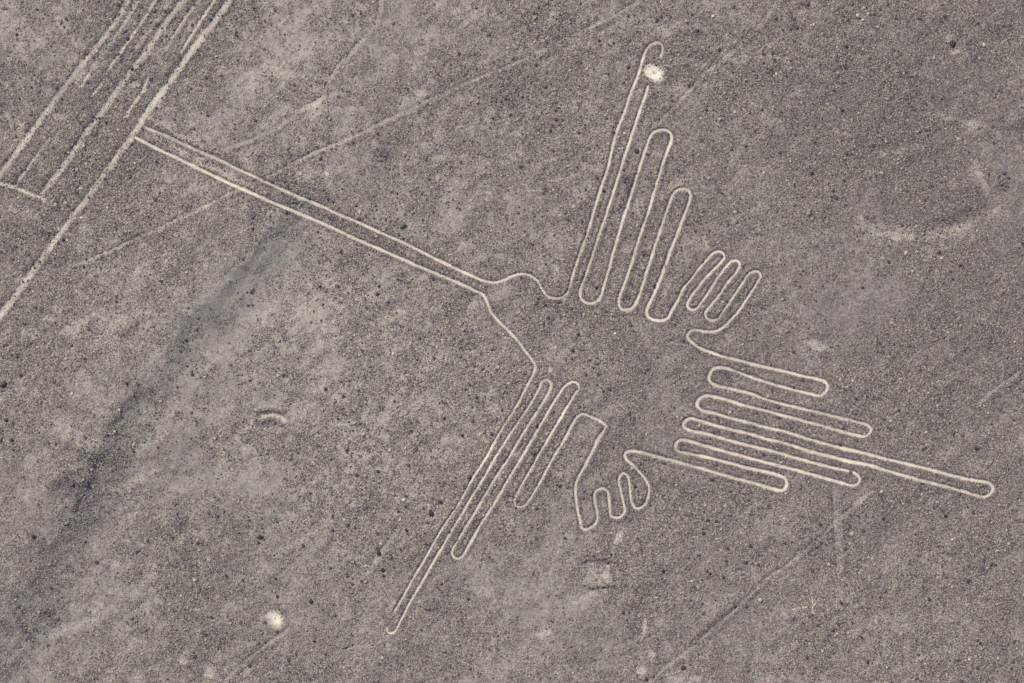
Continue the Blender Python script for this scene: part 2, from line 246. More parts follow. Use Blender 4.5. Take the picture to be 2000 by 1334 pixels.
def seg_field(pts, x, y):
    """signed distance to a polyline (positive on its right-hand side on the map) and place along it 0..1"""
    best = np.full(x.shape, 1e9); sd = np.zeros_like(x); along = np.zeros_like(x); n = len(pts) - 1
    for i in range(n):
        (x0, y0), (x1, y1) = pts[i], pts[i + 1]; dx, dy = x1 - x0, y1 - y0; L2 = dx * dx + dy * dy
        t = ((x - x0) * dx + (y - y0) * dy) / L2; tc = np.clip(t, 0, 1)
        d = np.hypot(x - x0 - tc * dx, y - y0 - tc * dy)
        s = np.sign(dx * (y - y0) - dy * (x - x0)); m = d < best
        best[m] = d[m]; sd[m] = (d * s)[m]; along[m] = ((i + tc) / n)[m]
        if i == 0: e0 = np.maximum(0, -t * math.sqrt(L2))
        if i == n - 1: e1 = np.maximum(0, (t - 1) * math.sqrt(L2))
    return sd, along
def macro(x, y):
    """broad height (m) at map positions x, y"""
    h = 1.3 * fbm(x, y, 620, 2, 3) + .46 * fbm(x, y, 190, 3, 9) + .24 * fbm(x, y, 66, 3, 15) + .19 * streak(x, y, 34, -38, 3.2, 21)
    jx = x + 15 * fbm(x, y, 60, 2, 31); jy = y + 15 * fbm(x, y, 60, 2, 41)
    for pts, A, w, L, side in RELIEF:
        xs = [p[0] for p in pts]; ys = [p[1] for p in pts]; pad = 4 * L
        m = (x > min(xs) - pad) & (x < max(xs) + pad) & (y > min(ys) - pad) & (y < max(ys) + pad)
        if not m.any(): continue
        jw = min(1.0, w / 16)
        X = x[m] + (jx[m] - x[m]) * jw; Y = y[m] + (jy[m] - y[m]) * jw
        sd, al = seg_field(pts, X, Y); sd = sd * side
        prof = np.where(sd < -w * .5, np.exp(-((sd + w * .5) / L) ** 2), (1 - np.clip((sd + w * .5) / (3 * w), 0, 1)) ** 2)
        end = sstep(0, .12, al) * (1 - sstep(.88, 1, al))
        h[m] += A * prof * end
    return h

# ------------------------------------------------------------------ raster grid of the site
G = 0.1 / S                                             # 10 cm cells
cx = np.arange(-190, 2190, G); cy = np.arange(-140, 1474, G)
NX, NY = len(cx), len(cy)
# coarse evaluation then bilinear lift for the broad fields
kx = np.arange(cx[0] - 8, cx[-1] + 16, 6.0); ky = np.arange(cy[0] - 8, cy[-1] + 16, 6.0)
KX, KY = np.meshgrid(kx, ky)
def lift(F, x0, y0, st, X, Y):
    u = (X - x0) / st; v = (Y - y0) / st
    iu = np.clip(u.astype(int), 0, F.shape[1] - 2); iv = np.clip(v.astype(int), 0, F.shape[0] - 2)
    fu = u - iu; fv = v - iv
    return (F[iv, iu] * (1 - fu) + F[iv, iu + 1] * fu) * (1 - fv) + (F[iv + 1, iu] * (1 - fu) + F[iv + 1, iu + 1] * fu) * fv
X, Y = np.meshgrid(cx, cy)
Kh = macro(KX, KY)
Kst = blobs(STONY, KX, KY) + .9 * fbm(KX, KY, 120, 3, 61)
H = lift(Kh, kx[0], ky[0], 6.0, X, Y)
STN = lift(Kst, kx[0], ky[0], 6.0, X, Y)
def palebase(x, y):
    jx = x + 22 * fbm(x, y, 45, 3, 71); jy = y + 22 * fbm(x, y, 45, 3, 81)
    return .32 + .8 * blobs([b for b in DUST_LIGHT if min(b[2:4]) >= 26], jx, jy) + 1.5 * blobs([b for b in DUST_LIGHT if min(b[2:4]) < 26], x + .35 * (jx - x), y + .35 * (jy - y)) + .06 * fbm(x, y, 300, 2, 90) + .035 * fbm(x, y, 70, 3, 95) + .05 * streak(x, y, 26, -35, 3.0, 98)
Kd = palebase(KX, KY)
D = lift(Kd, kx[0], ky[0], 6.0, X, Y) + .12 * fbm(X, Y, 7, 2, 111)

# distance rasters of the drawn lines
LD = np.full(H.shape, 99.0, np.float32)                 # distance to the bird line minus half width (map units)
SDm = np.full(H.shape, 99.0, np.float32); SDv = np.zeros(H.shape, np.float32)
TDm = np.full(H.shape, 99.0, np.float32); TDv = np.zeros(H.shape, np.float32)
def raster(arr, P, R, off=0.0, val=None, varr=None):
    R_ = int(math.ceil(R / G)); ox, oy = np.meshgrid(np.arange(-R_, R_ + 1), np.arange(-R_, R_ + 1)); ox = ox.ravel(); oy = oy.ravel()
    for k in range(0, len(P), 2500):
        Q = P[k:k + 2500]
        ix = np.round((Q[:, 0] - cx[0]) / G).astype(int)[:, None] + ox; iy = np.round((Q[:, 1] - cy[0]) / G).astype(int)[:, None] + oy
        ok = (ix >= 0) & (ix < NX) & (iy >= 0) & (iy < NY)
        o = off[k:k + 2500, None] if hasattr(off, '__len__') else off
        d = np.hypot(cx[0] + ix * G - Q[:, :1], cy[0] + iy * G - Q[:, 1:2]) - o
        d = np.broadcast_to(d, ix.shape)[ok].astype(np.float32); ii = (iy[ok], ix[ok])
        np.minimum.at(arr, ii, d)
        if varr is not None: varr[ii] = val
def wobble(P, amp, seed):
    n = len(P); s = np.arange(n) * 1.2
    P = P.copy(); P[:, 0] += amp * vnoise(s, s * 0 + 3.3, 26, seed) * 2; P[:, 1] += amp * vnoise(s, s * 0 + 9.1, 26, seed + 4) * 2
    P[:, 0] += amp * vnoise(s, s * 0 + 1.3, 7, seed + 2) * .9; P[:, 1] += amp * vnoise(s, s * 0 + 5.1, 7, seed + 6) * .9
    return P
BIRD = []                                               # (samples, width per sample, owner per sample)
for k, path in enumerate((BIRD_A, BIRD_B, BIRD_C)):
    pts = []; own = []; wid = []
    for e, (o, w, pp) in enumerate(path):
        pts += pp; own += [e] * len(pp); wid += [w] * len(pp)
    P, seg = spline(pts); P = wobble(P, .5, 120 + k)
    o = np.array(own)[seg]; w = np.array(wid, float)[seg]
    ker = np.ones(41) / 41; w = np.convolve(np.pad(w, 20, mode='edge'), ker, mode='valid')
    w = .82 * w * (1 + .34 * vnoise(np.arange(len(w)) * 1.2, np.zeros(len(w)) + k, 14, 130) + .10 * vnoise(np.arange(len(w)) * 1.2, np.zeros(len(w)) + k, 90, 133))
    BIRD.append((P, w, o)); raster(LD, P, 22, w / 2)
STR = []
for k, (pts, w, dv, lab) in enumerate(STRIPS):
    P, seg = spline(pts, 2.0); P = wobble(P, .25, 150 + k); STR.append(P); raster(SDm, P, w / 2 + 16, w / 2, dv, SDv)
TRL = []
for k, (pts, w, dv) in enumerate(TRAILS):
    P, seg = spline(pts, 2.0); P = wobble(P, 1.6, 170 + k); TRL.append(P); raster(TDm, P, w / 2 + 14, w / 2, dv, TDv)

# dark stony windrows on the left of the big strips
WR = np.full(H.shape, 99.0, np.float32)
for k in (0, 2, 5):
    P = STR[k]; T = np.gradient(P, axis=0); T /= np.linalg.norm(T, axis=1)[:, None]; NN = np.stack([T[:, 1], -T[:, 0]], 1)
    if NN[0, 0] > 0: NN = -NN
    raster(WR, P + NN * (STRIPS[k][1] / 2 + 6), 14, 2.5)
for pts in WINDROWS_SHADOW:
    P, _ = spline(pts, 2.0); STRW.append(wobble(P, 3, 190 + len(STRW))); raster(WR, STRW[-1], 14, 1.5)
# small relief of the gravel crust, smoothed out on the swept lines
crust = .030 * fbm(X, Y, 9, 2, 200) + .075 * fbm(X, Y, 26, 2, 210)
edge = fbm(X, Y, 8, 2, 220)
online = 1 - sstep(0, 3.5, LD)
onstrip = 1 - sstep(-1, 3, SDm + 2 * edge)
ontrail = 1 - sstep(-1, 4, TDm + 3 * edge)
H += crust * (1 - .8 * online) * (1 - .5 * onstrip)
H -= .050 * online
H += .085 * np.exp(-((LD - 4.6) / 2.4) ** 2) * (.75 + .9 * vnoise(X, Y, 22, 230))      # low bank of cleared stones either side
H += .03 * np.exp(-((SDm - 6.0) / 4.0) ** 2) * (.8 + 1.4 * vnoise(X, Y, 30, 231)) - .02 * onstrip
H += .035 * np.exp(-((TDm - 4.5) / 3.5) ** 2) * (.7 + 1.6 * vnoise(X, Y, 40, 233)) - .035 * ontrail
SCm = np.full(H.shape, 99.0, np.float32); SCv = np.zeros(H.shape, np.float32)
for k, (pts, w, dv) in enumerate(SCUFFS_LIT_BANKS):
    P, _ = spline(pts, 2.0); P = wobble(P, 2.0, 260 + k); raster(SCm, P, w / 2 + 8, w / 2, dv, SCv)
onsc = 1 - sstep(-2, 5, SCm + 7 * fbm(X, Y, 10, 3, 255))
# dust: pale on the line itself, dark varnished stones on the banks
D = D - .05 * np.exp(-((LD - 4.5) / 3.5) ** 2) * (1 + 1.6 * vnoise(X, Y, 30, 236)) + .07 * np.exp(-(np.maximum(LD, 0) / 1.6) ** 2)
D = D * (1 - .85 * onstrip) + (SDv - .06 + .16 * edge) * .85 * onstrip - .05 * np.exp(-((SDm - 6.0) / 4.0) ** 2)
D = D + np.maximum(0, SCv - D) * onsc * .62
wrow = (1 - sstep(-1, 7, WR + 6 * fbm(X, Y, 14, 2, 251))) * np.clip(.7 + 2.2 * vnoise(X, Y, 46, 252), 0, 1.3)
D = D - .19 * wrow; H += .04 * wrow
D = D + np.maximum(0, TDv - D) * ontrail * (.42 + .8 * fbm(X, Y, 40, 2, 245)) - .05 * np.exp(-((TDm - 5) / 4.0) ** 2)
def patch_field(p, x, y):
    bx, by, rx, ry, an, dv = p[:6]; a = math.radians(an); dx = x - bx; dy = y - by
    u = (dx * math.cos(a) + dy * math.sin(a)) / rx; v = (-dx * math.sin(a) + dy * math.cos(a)) / ry
    return np.sqrt(u * u + v * v)
pe = fbm(X, Y, 12, 3, 240)
PATCHR = np.full(H.shape, 9.0)
for p in PATCHES:
    x0, x1 = np.searchsorted(cx, [p[0] - 70, p[0] + 70]); y0, y1 = np.searchsorted(cy, [p[1] - 70, p[1] + 70])
    sl = (slice(y0, y1), slice(x0, x1)); r = patch_field(p, X[sl], Y[sl]); rr = r + .55 * pe[sl]
    if p[6] == 'cleared_square':
        a = math.radians(p[4]); dx = X[sl] - p[0]; dy = Y[sl] - p[1]
        u = np.abs(dx * math.cos(a) + dy * math.sin(a)) / p[2]; v = np.abs(-dx * math.sin(a) + dy * math.cos(a)) / p[3]
        r = (u ** 5 + v ** 5) ** .2; rr = r + .8 * pe[sl]
        H[sl] += .16 * np.exp(-((v - 1.02) / .13) ** 2) * (u < 1.0)
    big = p[5] > .9
    f = 1 - sstep(.35 if big else .35, 1.35 if big else 1.1, rr)
    D[sl] = D[sl] + np.maximum(0, p[5] - D[sl]) * f * (1 if big else .75); PATCHR[sl] = np.minimum(PATCHR[sl], rr)
    if big: H[sl] += -.10 * (1 - sstep(.3, 1.0, r)) + .10 * np.exp(-((r - 1.45) / .3) ** 2)
# the crescent bank on the left slope
CRES = [(498,820),(512,812),(530,809),(548,814),(562,828)]
sd, al = seg_field(CRES, X[:, :], Y[:, :]) if False else (None, None)
x0, x1 = np.searchsorted(cx, [450, 610]); y0, y1 = np.searchsorted(cy, [760, 870]); sl = (slice(y0, y1), slice(x0, x1))
sd, al = seg_field(CRES, X[sl], Y[sl]); en = sstep(0, .15, al) * (1 - sstep(.85, 1, al))
H[sl] += (.22 * np.exp(-((sd + 9) / 5.0) ** 2) - .16 * np.exp(-(sd / 6.0) ** 2) + .24 * np.exp(-((sd - 9) / 5.0) ** 2)) * en
D[sl] += .26 * np.exp(-((sd - 1 + 5 * pe[sl]) / 6.0) ** 4) * en
COARSE = np.clip(.70 + .70 * STN, .25, 1.15)
clumpf = fbm(X, Y, 16, 2, 801) + .6 * streak(X, Y, 14, -38, 2.5, 805) + .5 * fbm(X, Y, 48, 2, 803)
D -= .045 * np.clip(COARSE, 0, 1) * clumpf * (1 - online) * (1 - .6 * onstrip)
def sampC(x, y): return lift(COARSE, cx[0], cy[0], G, x, y)
def sampH(x, y): return lift(H, cx[0], cy[0], G, x, y)
def sampD(x, y): return lift(D, cx[0], cy[0], G, x, y)

# ------------------------------------------------------------------ materials
def new_mat(name):
    m = bpy.data.materials.new(name); m.use_nodes = True; nt = m.node_tree
    for n in list(nt.nodes): nt.nodes.remove(n)
    out = nt.nodes.new('ShaderNodeOutputMaterial'); b = nt.nodes.new('ShaderNodeBsdfPrincipled'); nt.links.new(b.outputs[0], out.inputs[0])
    b.inputs['Roughness'].default_value = .95; b.inputs['Specular IOR Level'].default_value = .15
    return m, nt, b
def nz(nt, co, scale, detail=2, rough=.5):
    n = nt.nodes.new('ShaderNodeTexNoise'); n.inputs['Scale'].default_value = scale; n.inputs['Detail'].default_value = detail
    n.inputs['Roughness'].default_value = rough; nt.links.new(co, n.inputs['Vector']); return n.outputs[0]
def mth(nt, op, a, b=None, c=None, clamp=False):
    n = nt.nodes.new('ShaderNodeMath'); n.operation = op; n.use_clamp = clamp
    for i, v in enumerate((a, b, c)):
        if v is None: continue
        if hasattr(v, 'links') or hasattr(v, 'is_linked'): nt.links.new(v, n.inputs[i])
        else: n.inputs[i].default_value = v
    return n.outputs[0]
def ramp(nt, f, stops):
    n = nt.nodes.new('ShaderNodeValToRGB'); cr = n.color_ramp
    while len(cr.elements) < len(stops): cr.elements.new(.5)
    for e, (p, c) in zip(cr.elements, stops): e.position = p; e.color = (*c, 1)
    nt.links.new(f, n.inputs[0]); return n.outputs[0]
SOIL = [(0.0, (.090, .077, .082)), (.20, (.165, .142, .138)), (.36, (.250, .221, .200)), (.52, (.345, .305, .262)), (.75, (.485, .432, .352)), (1.0, (.620, .560, .462))]
def soil_material():
    m, nt, b = new_mat('desert_soil')
    g = nt.nodes.new('ShaderNodeNewGeometry').outputs['Position']
    at = nt.nodes.new('ShaderNodeAttribute'); at.attribute_name = 'paleness'; d = at.outputs['Fac']
    n1 = nz(nt, g, 4.2, 3, .65); n2 = nz(nt, g, 9.0, 2, .6); n3 = nz(nt, g, 1.1, 3, .6)
    v = nt.nodes.new('ShaderNodeTexVoronoi'); v.inputs['Scale'].default_value = 7.5; nt.links.new(g, v.inputs['Vector'])
    vs = nt.nodes.new('ShaderNodeSeparateColor'); nt.links.new(v.outputs['Color'], vs.inputs[0])
    # pebble speckle dies away on clean sand
    at2 = nt.nodes.new('ShaderNodeAttribute'); at2.attribute_name = 'coarse'
    amp = mth(nt, 'MULTIPLY', mth(nt, 'SUBTRACT', 1.15, d, clamp=True), mth(nt, 'ADD', at2.outputs['Fac'], .25))
    s = mth(nt, 'MULTIPLY', mth(nt, 'SUBTRACT', n1, .5), .92)
    s = mth(nt, 'ADD', s, mth(nt, 'MULTIPLY', mth(nt, 'SUBTRACT', n2, .5), .80))
    s = mth(nt, 'ADD', s, mth(nt, 'MULTIPLY', mth(nt, 'SUBTRACT', n3, .5), .22))
    s = mth(nt, 'ADD', s, mth(nt, 'MULTIPLY', mth(nt, 'SUBTRACT', vs.outputs[0], .5), .28))
    f = mth(nt, 'ADD', d, mth(nt, 'MULTIPLY', s, amp), clamp=True)
    c = ramp(nt, f, SOIL)
    # slight hue drift between mauve, olive and tan
    hue = ramp(nt, nz(nt, g, 2.2, 5, .8), [(.36, (1.09, .95, 1.02)), (.5, (1, 1, .99)), (.64, (.91, 1.03, .90))])
    mx = nt.nodes.new('ShaderNodeMix'); mx.data_type = 'RGBA'; mx.blend_type = 'MULTIPLY'; mx.inputs[0].default_value = 1
    nt.links.new(c, mx.inputs[6]); nt.links.new(hue, mx.inputs[7]); nt.links.new(mx.outputs[2], b.inputs['Base Color'])
    bp = nt.nodes.new('ShaderNodeBump'); bp.inputs['Distance'].default_value = .12
    nt.links.new(mth(nt, 'MULTIPLY', amp, .85), bp.inputs['Strength'])
    nt.links.new(mth(nt, 'ADD', mth(nt, 'ADD', n1, mth(nt, 'MULTIPLY', n2, .6)), mth(nt, 'MULTIPLY', v.outputs['Distance'], -.8)), bp.inputs['Height'])
    nt.links.new(bp.outputs[0], b.inputs['Normal'])
    return m
SOILM = soil_material()
def stone_material(name, stops, obj_random=True):
    m, nt, b = new_mat(name)
    oi = nt.nodes.new('ShaderNodeObjectInfo').outputs['Random']
    g = nt.nodes.new('ShaderNodeNewGeometry').outputs['Position']
    f = mth(nt, 'ADD', oi, mth(nt, 'MULTIPLY', mth(nt, 'SUBTRACT', nz(nt, g, 9, 2), .5), .35), clamp=True)
    wn_ = nt.nodes.new('ShaderNodeTexWhiteNoise'); wn_.noise_dimensions = '1D'; nt.links.new(oi, wn_.inputs['W'])
    hue = ramp(nt, wn_.outputs['Value'], [(0, (1.08, .95, 1.01)), (.45, (1, 1, 1)), (1, (.95, 1.01, .92))])
    mx = nt.nodes.new('ShaderNodeMix'); mx.data_type = 'RGBA'; mx.blend_type = 'MULTIPLY'; mx.inputs[0].default_value = 1
    nt.links.new(ramp(nt, f, stops), mx.inputs[6]); nt.links.new(hue, mx.inputs[7]); nt.links.new(mx.outputs[2], b.inputs['Base Color'])
    bp = nt.nodes.new('ShaderNodeBump'); bp.inputs['Distance'].default_value = .03; bp.inputs['Strength'].default_value = .6
    nt.links.new(nz(nt, g, 22, 3), bp.inputs['Height']); nt.links.new(bp.outputs[0], b.inputs['Normal'])
    return m
GRAVM = stone_material('gravel_stone', [(0, (.060, .052, .064)), (.30, (.138, .120, .120)), (.65, (.245, .215, .190)), (.90, (.350, .310, .252)), (1, (.44, .395, .32))])
BANKM = stone_material('bank_stone', [(0, (.055, .050, .066)), (.5, (.125, .112, .118)), (.85, (.20, .178, .160)), (1, (.27, .245, .21))])
COBM = stone_material('cobble_stone', [(0, (.045, .040, .052)), (.6, (.105, .090, .096)), (.9, (.17, .15, .14)), (1, (.24, .21, .19))])
DARKM = stone_material('dark_rock', [(0, (.035, .032, .040)), (.6, (.075, .066, .070)), (1, (.14, .12, .11))])
RUSTM = stone_material('rusty_rock', [(0, (.14, .09, .075)), (.6, (.25, .17, .14)), (1, (.40, .30, .24))])
PALEM = stone_material('pale_rock', [(0, (.26, .23, .20)), (.6, (.38, .34, .29)), (1, (.52, .47, .41))])

# ------------------------------------------------------------------ the ground: one sheet out to the horizon
def put_coarse(me, verts):
    px = verts[:, 0] / S + 1000; py = 667 - verts[:, 1] / S
    c = np.clip(lift(COARSE, cx[0], cy[0], G, np.clip(px, cx[0], cx[-1]), np.clip(py, cy[0], cy[-1])), .2, 1.2)
    a = me.attributes.new('coarse', 'FLOAT', 'POINT'); a.data.foreach_set('value', c.astype(np.float32))
def build_mesh(name, verts, faces, mat, paleness=None, smooth=True):
    me = bpy.data.meshes.new(name)
    verts = np.asarray(verts, np.float32); faces = np.asarray(faces, np.int32)
    me.vertices.add(len(verts)); me.vertices.foreach_set('co', verts.ravel())
    nf = len(faces); k = faces.shape[1]
    me.loops.add(nf * k); me.loops.foreach_set('vertex_index', faces.ravel())
    me.polygons.add(nf); me.polygons.foreach_set('loop_start', np.arange(0, nf * k, k, dtype=np.int32))
    me.update(calc_edges=True)
    me.polygons.foreach_set('use_smooth', np.full(nf, smooth))
    if paleness is not None:
        a = me.attributes.new('paleness', 'FLOAT', 'POINT'); a.data.foreach_set('value', np.asarray(paleness, np.float32).ravel())
        put_coarse(me, verts)
    me.materials.append(mat); me.validate()
    return me
def link(name, me, parent=None):
    o = bpy.data.objects.new(name, me); COL.objects.link(o)
    if parent: o.parent = parent
    return o
grow = np.cumsum(G * 1.22 ** np.arange(1, 54)); grow = grow[grow < 90000]
ax = np.concatenate([cx[0] - grow[::-1], cx, cx[-1] + grow]); ay = np.concatenate([cy[0] - grow[::-1], cy, cy[-1] + grow])
ng = len(grow)
AX, AY = np.meshgrid(ax, ay)
AH = np.zeros(AX.shape); AD = np.zeros(AX.shape)
out = np.ones(AX.shape, bool); out[ng:-ng, ng:-ng] = False
AH[out] = macro(AX[out], AY[out]) + 0; AD[out] = np.clip(palebase(AX[out], AY[out]), .1, .6)
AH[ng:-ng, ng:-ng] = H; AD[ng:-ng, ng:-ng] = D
VV = np.stack([wx(AX), wy(AY), AH], -1).reshape(-1, 3)
nyy, nxx = AX.shape; idx = np.arange(nyy * nxx).reshape(nyy, nxx)
F = np.stack([idx[:-1, :-1], idx[1:, :-1], idx[1:, 1:], idx[:-1, 1:]], -1).reshape(-1, 4)
ground = tag(link('ground', build_mesh('ground', VV, F, SOILM, AD)), 'grey brown stony desert plain seen from the air', kind='structure')

# ------------------------------------------------------------------ swept ribbons lying in the ground
def ribbon(P, w, prof, lift_=.014, seed=0, edge_amp=1.5, fade=1.0):
    """P samples, w width per sample, prof = list of (offset -1..1, dust value)"""
    T = np.gradient(P, axis=0); T /= np.linalg.norm(T, axis=1)[:, None] + 1e-9; N = np.stack([-T[:, 1], T[:, 0]], 1)
    n = len(P); k = len(prof); V = np.zeros((n, k, 3)); DD = np.zeros((n, k)); s = np.arange(n) * 1.2
    for j, (o, dv) in enumerate(prof):
        jit = edge_amp * vnoise(s, np.zeros(n) + 3 * j, 3.2, seed + j) * (abs(o) > .7) + .6 * edge_amp * vnoise(s, np.zeros(n) + 5 * j, 11, seed + j + 9) * (abs(o) > .7)
        off = (w / 2) * o + jit
        q = P + N * off[:, None]; V[:, j, 0] = wx(q[:, 0]); V[:, j, 1] = wy(q[:, 1]); V[:, j, 2] = sampH(q[:, 0], q[:, 1]) + lift_
        DD[:, j] = (dv - .3) * np.clip(fade, 0, 1.25) + .3 + .14 * vnoise(q[:, 0], q[:, 1], 6, seed + 20) + .16 * vnoise(q[:, 0], q[:, 1], 60, seed + 22)
    V[:, 0, 2] -= lift_ * .9; V[:, -1, 2] -= lift_ * .9
    idx = np.arange(n * k).reshape(n, k)
    F = np.stack([idx[:-1, :-1], idx[:-1, 1:], idx[1:, 1:], idx[1:, :-1]], -1).reshape(-1, 4)
    return V.reshape(-1, 3), F, DD.ravel()
BP = [(-1.4, .36), (-.85, .60), (-.4, .80), (0, .83), (.4, .80), (.85, .60), (1.4, .36)]
bird = bpy.data.objects.new('hummingbird_geoglyph', None); COL.objects.link(bird)
tag(bird, 'giant long-beaked hummingbird outlined by one continuous pale line in dark gravel', 'geoglyph')
runs = {}                                               # part key -> list of sample runs
order = []
for b, path in enumerate((BIRD_A, BIRD_B, BIRD_C)):
    P, w, o = BIRD[b]
    par = {0: 'wing0', 2: 'wing1', 1: 'wing0'}[b]
    for e, (own, _, _) in enumerate(path):
        ii = np.where(o == e)[0]
        a, z = ii[0], min(ii[-1] + 2, len(P))
        if own not in ('feather', 'toe'): par = own; key = own
        else: key = (par, own, b, e)
        runs.setdefault(key, []).append((P[a:z], w[a:z])); order.append(key) if key not in order else None
# the two halves of an interrupted tip feather belong together
def merge(k1, k2): runs[k1] += runs.pop(k2); order.remove(k2)
fA = [k for k in order if k[0] == 'wing0' and k[2] == 0][0]; fB = [k for k in order if isinstance(k, tuple) and k[2] == 1][0]; merge(fA, fB)
fC = [k for k in order if isinstance(k, tuple) and k[2] == 2][0]
fD = [k for k in order if isinstance(k, tuple) and k[2] == 1 and k[0] == 'wing1'][-1]; merge(fD, fC)
PART = {'beak': ('beak', None), 'head': ('head', None), 'wing0': ('wing', 'upper wing of three long feathers reaching to the top'), 'wing1': ('wing', 'lower wing of three feathers slanting down left'),
        'foot0': ('foot', 'upper foot with three toes'), 'foot1': ('foot', 'lower foot curling under the tail'), 'tail': ('tail', None)}
made = {}
def run_mesh(name, rs, seed):
    Vs = []; Fs = []; Ds = []; n = 0
    for q, (P, w) in enumerate(rs):
        fd = .90 + .40 * vnoise(P[:, 0], P[:, 1], 80, 640) + .25 * vnoise(P[:, 0], P[:, 1], 17, 641) - .38 * (1 - sstep(380, 520, P[:, 0])) * (P[:, 1] < 250 + .47 * (P[:, 0] - 284))
        V, F, Dd = ribbon(P, w, BP, seed=seed + q, fade=fd); Vs.append(V); Fs.append(F + n); Ds.append(Dd); n += len(V)
    return build_mesh(name, np.vstack(Vs), np.vstack(Fs), SOILM, np.concatenate(Ds))
sd0 = 300
for key in [k for k in order if not isinstance(k, tuple)]:
    nm, lab = PART[key]
    for q, rn in enumerate(runs[key]):
        if q == 0:
            made[key] = link(nm, run_mesh(nm, [rn], sd0), bird)
            if lab: made[key]['label'] = lab
        elif key == 'beak': link('beak', run_mesh('beak', [rn], sd0), bird)
        elif key == 'head': link('throat', run_mesh('throat', [rn], sd0), bird)
        else: link('bend', run_mesh('bend', [rn], sd0), made[key])
        sd0 += 7
for key in [k for k in order if isinstance(k, tuple)]:
    link(key[1], run_mesh(key[1], runs[key], sd0), made[key[0]]); sd0 += 7

for k, (pts, w, dv, lab) in enumerate(STRIPS):
    P = STR[k]; n = len(P); ww = w * (1 + .3 * vnoise(np.arange(n) * 2.0, np.zeros(n) + k, 30, 401)) * np.minimum(1, .35 + np.minimum(np.arange(n), np.arange(n)[::-1]) / 12)
    ww = ww * 1.15; dv += .02; pr = [(-1.4, dv - .32), (-.85, dv - .16), (-.25, dv - .02), (.25, dv + .03), (.85, dv - .13), (1.4, dv - .26)]
    V, F, Dd = ribbon(P, ww, pr, .012, 420 + k * 9, 1.5, .95 + .35 * vnoise(P[:, 0], P[:, 1], 60, 650 + k))
    tag(link('cleared_strip', build_mesh('cleared_strip', V, F, SOILM, Dd)), lab, 'cleared strip', 'cleared strips of the old field in the upper left')
TL = ['faint footpath climbing from beside the beak', 'faint curved footpath near the top left of centre', 'long faint straight trail crossing the beak', 'faint trail running off the top right', 'clear narrow trail at the lower right', 'short trail at the right edge', 'short faint groove left of the lower wing tip', 'faint groove at the bottom left of centre', 'broad faint upright band under the tail']
for k, (pts, w, dv) in enumerate(TRAILS):
    P = TRL[k]; n = len(P); ww = w * (1 + .8 * vnoise(np.arange(n) * 2.0, np.zeros(n) + k, 30, 501)) * np.minimum(1, .25 + np.minimum(np.arange(n), np.arange(n)[::-1]) / 20)
    T = np.gradient(P, axis=0); T /= np.linalg.norm(T, axis=1)[:, None]; N = np.stack([-T[:, 1], T[:, 0]], 1)
    V, F, Dd = ribbon(P, ww, [(-1.1, 0), (-.5, 0), (0, 0), (.5, 0), (1.1, 0)], .010, 520 + k * 9, 2.6)
    px = V[:, 0] / S + 1000; py = 667 - V[:, 1] / S                       # a trail keeps the local soil, a little paler
    Dd = sampD(px, py) + np.tile([0, .02, .03, .02, 0], n)
    tag(link('path', build_mesh('path', V, F, SOILM, Dd)), TL[k], kind='structure')
for k, p in enumerate(PATCHES):
    bx, by, rx, ry, an, dv, nm, lab = p; a = math.radians(an); nr, na = 10, 72; V = []; Dd = []
    for i in range(nr + 1):
        for j in range(na):
            th = 2 * PI * j / na; r = (i / nr)
            ox = math.cos(th); oy = math.sin(th)
            if nm == 'cleared_square': q = (abs(ox) ** 5 + abs(oy) ** 5) ** -.2; ox *= q; oy *= q
            rag = 1 + (.34 * float(vnoise(np.array([ox * 2.0 + 9 * k]), np.array([oy * 2.0]), 1.0, 600)[0]) + .30 * float(vnoise(np.array([ox * 5 + 7 * k]), np.array([oy * 5.0]), 1.0, 610)[0]))
            u = rx * ox * r * rag * .92; v = ry * oy * r * rag * .92
            V.append((bx + u * math.cos(a) - v * math.sin(a), by + u * math.sin(a) + v * math.cos(a)))
    V = np.array(V); dd = sampD(V[:, 0], V[:, 1]); z = sampH(V[:, 0], V[:, 1]) + .010
    z[-na:] -= .008
    idx = np.arange((nr + 1) * na).reshape(nr + 1, na); nx_ = np.roll(idx, -1, 1)
    F = np.stack([idx[:-1], nx_[:-1], nx_[1:], idx[1:]], -1)[1:].reshape(-1, 4)
    F0 = np.stack([idx[0], nx_[1] * 0 + idx[0, 0], nx_[1], idx[1]], -1)
    F0 = np.array([[idx[0, 0], nx_[1, j], idx[1, j]] for j in range(na)])
    me = bpy.data.meshes.new(nm)
    me.from_pydata(np.stack([wx(V[:, 0]), wy(V[:, 1]), z], 1).tolist(), [], F[:, ::-1].tolist() + F0.tolist()); me.polygons.foreach_set('use_smooth', [True] * len(me.polygons))
    at = me.attributes.new('paleness', 'FLOAT', 'POINT'); at.data.foreach_set('value', dd.astype(np.float32)); put_coarse(me, np.stack([wx(V[:, 0]), wy(V[:, 1])], 1)); me.materials.append(SOILM)
    tag(link(nm, me), lab, 'clearing' if nm == 'cleared_square' else 'sand patch')

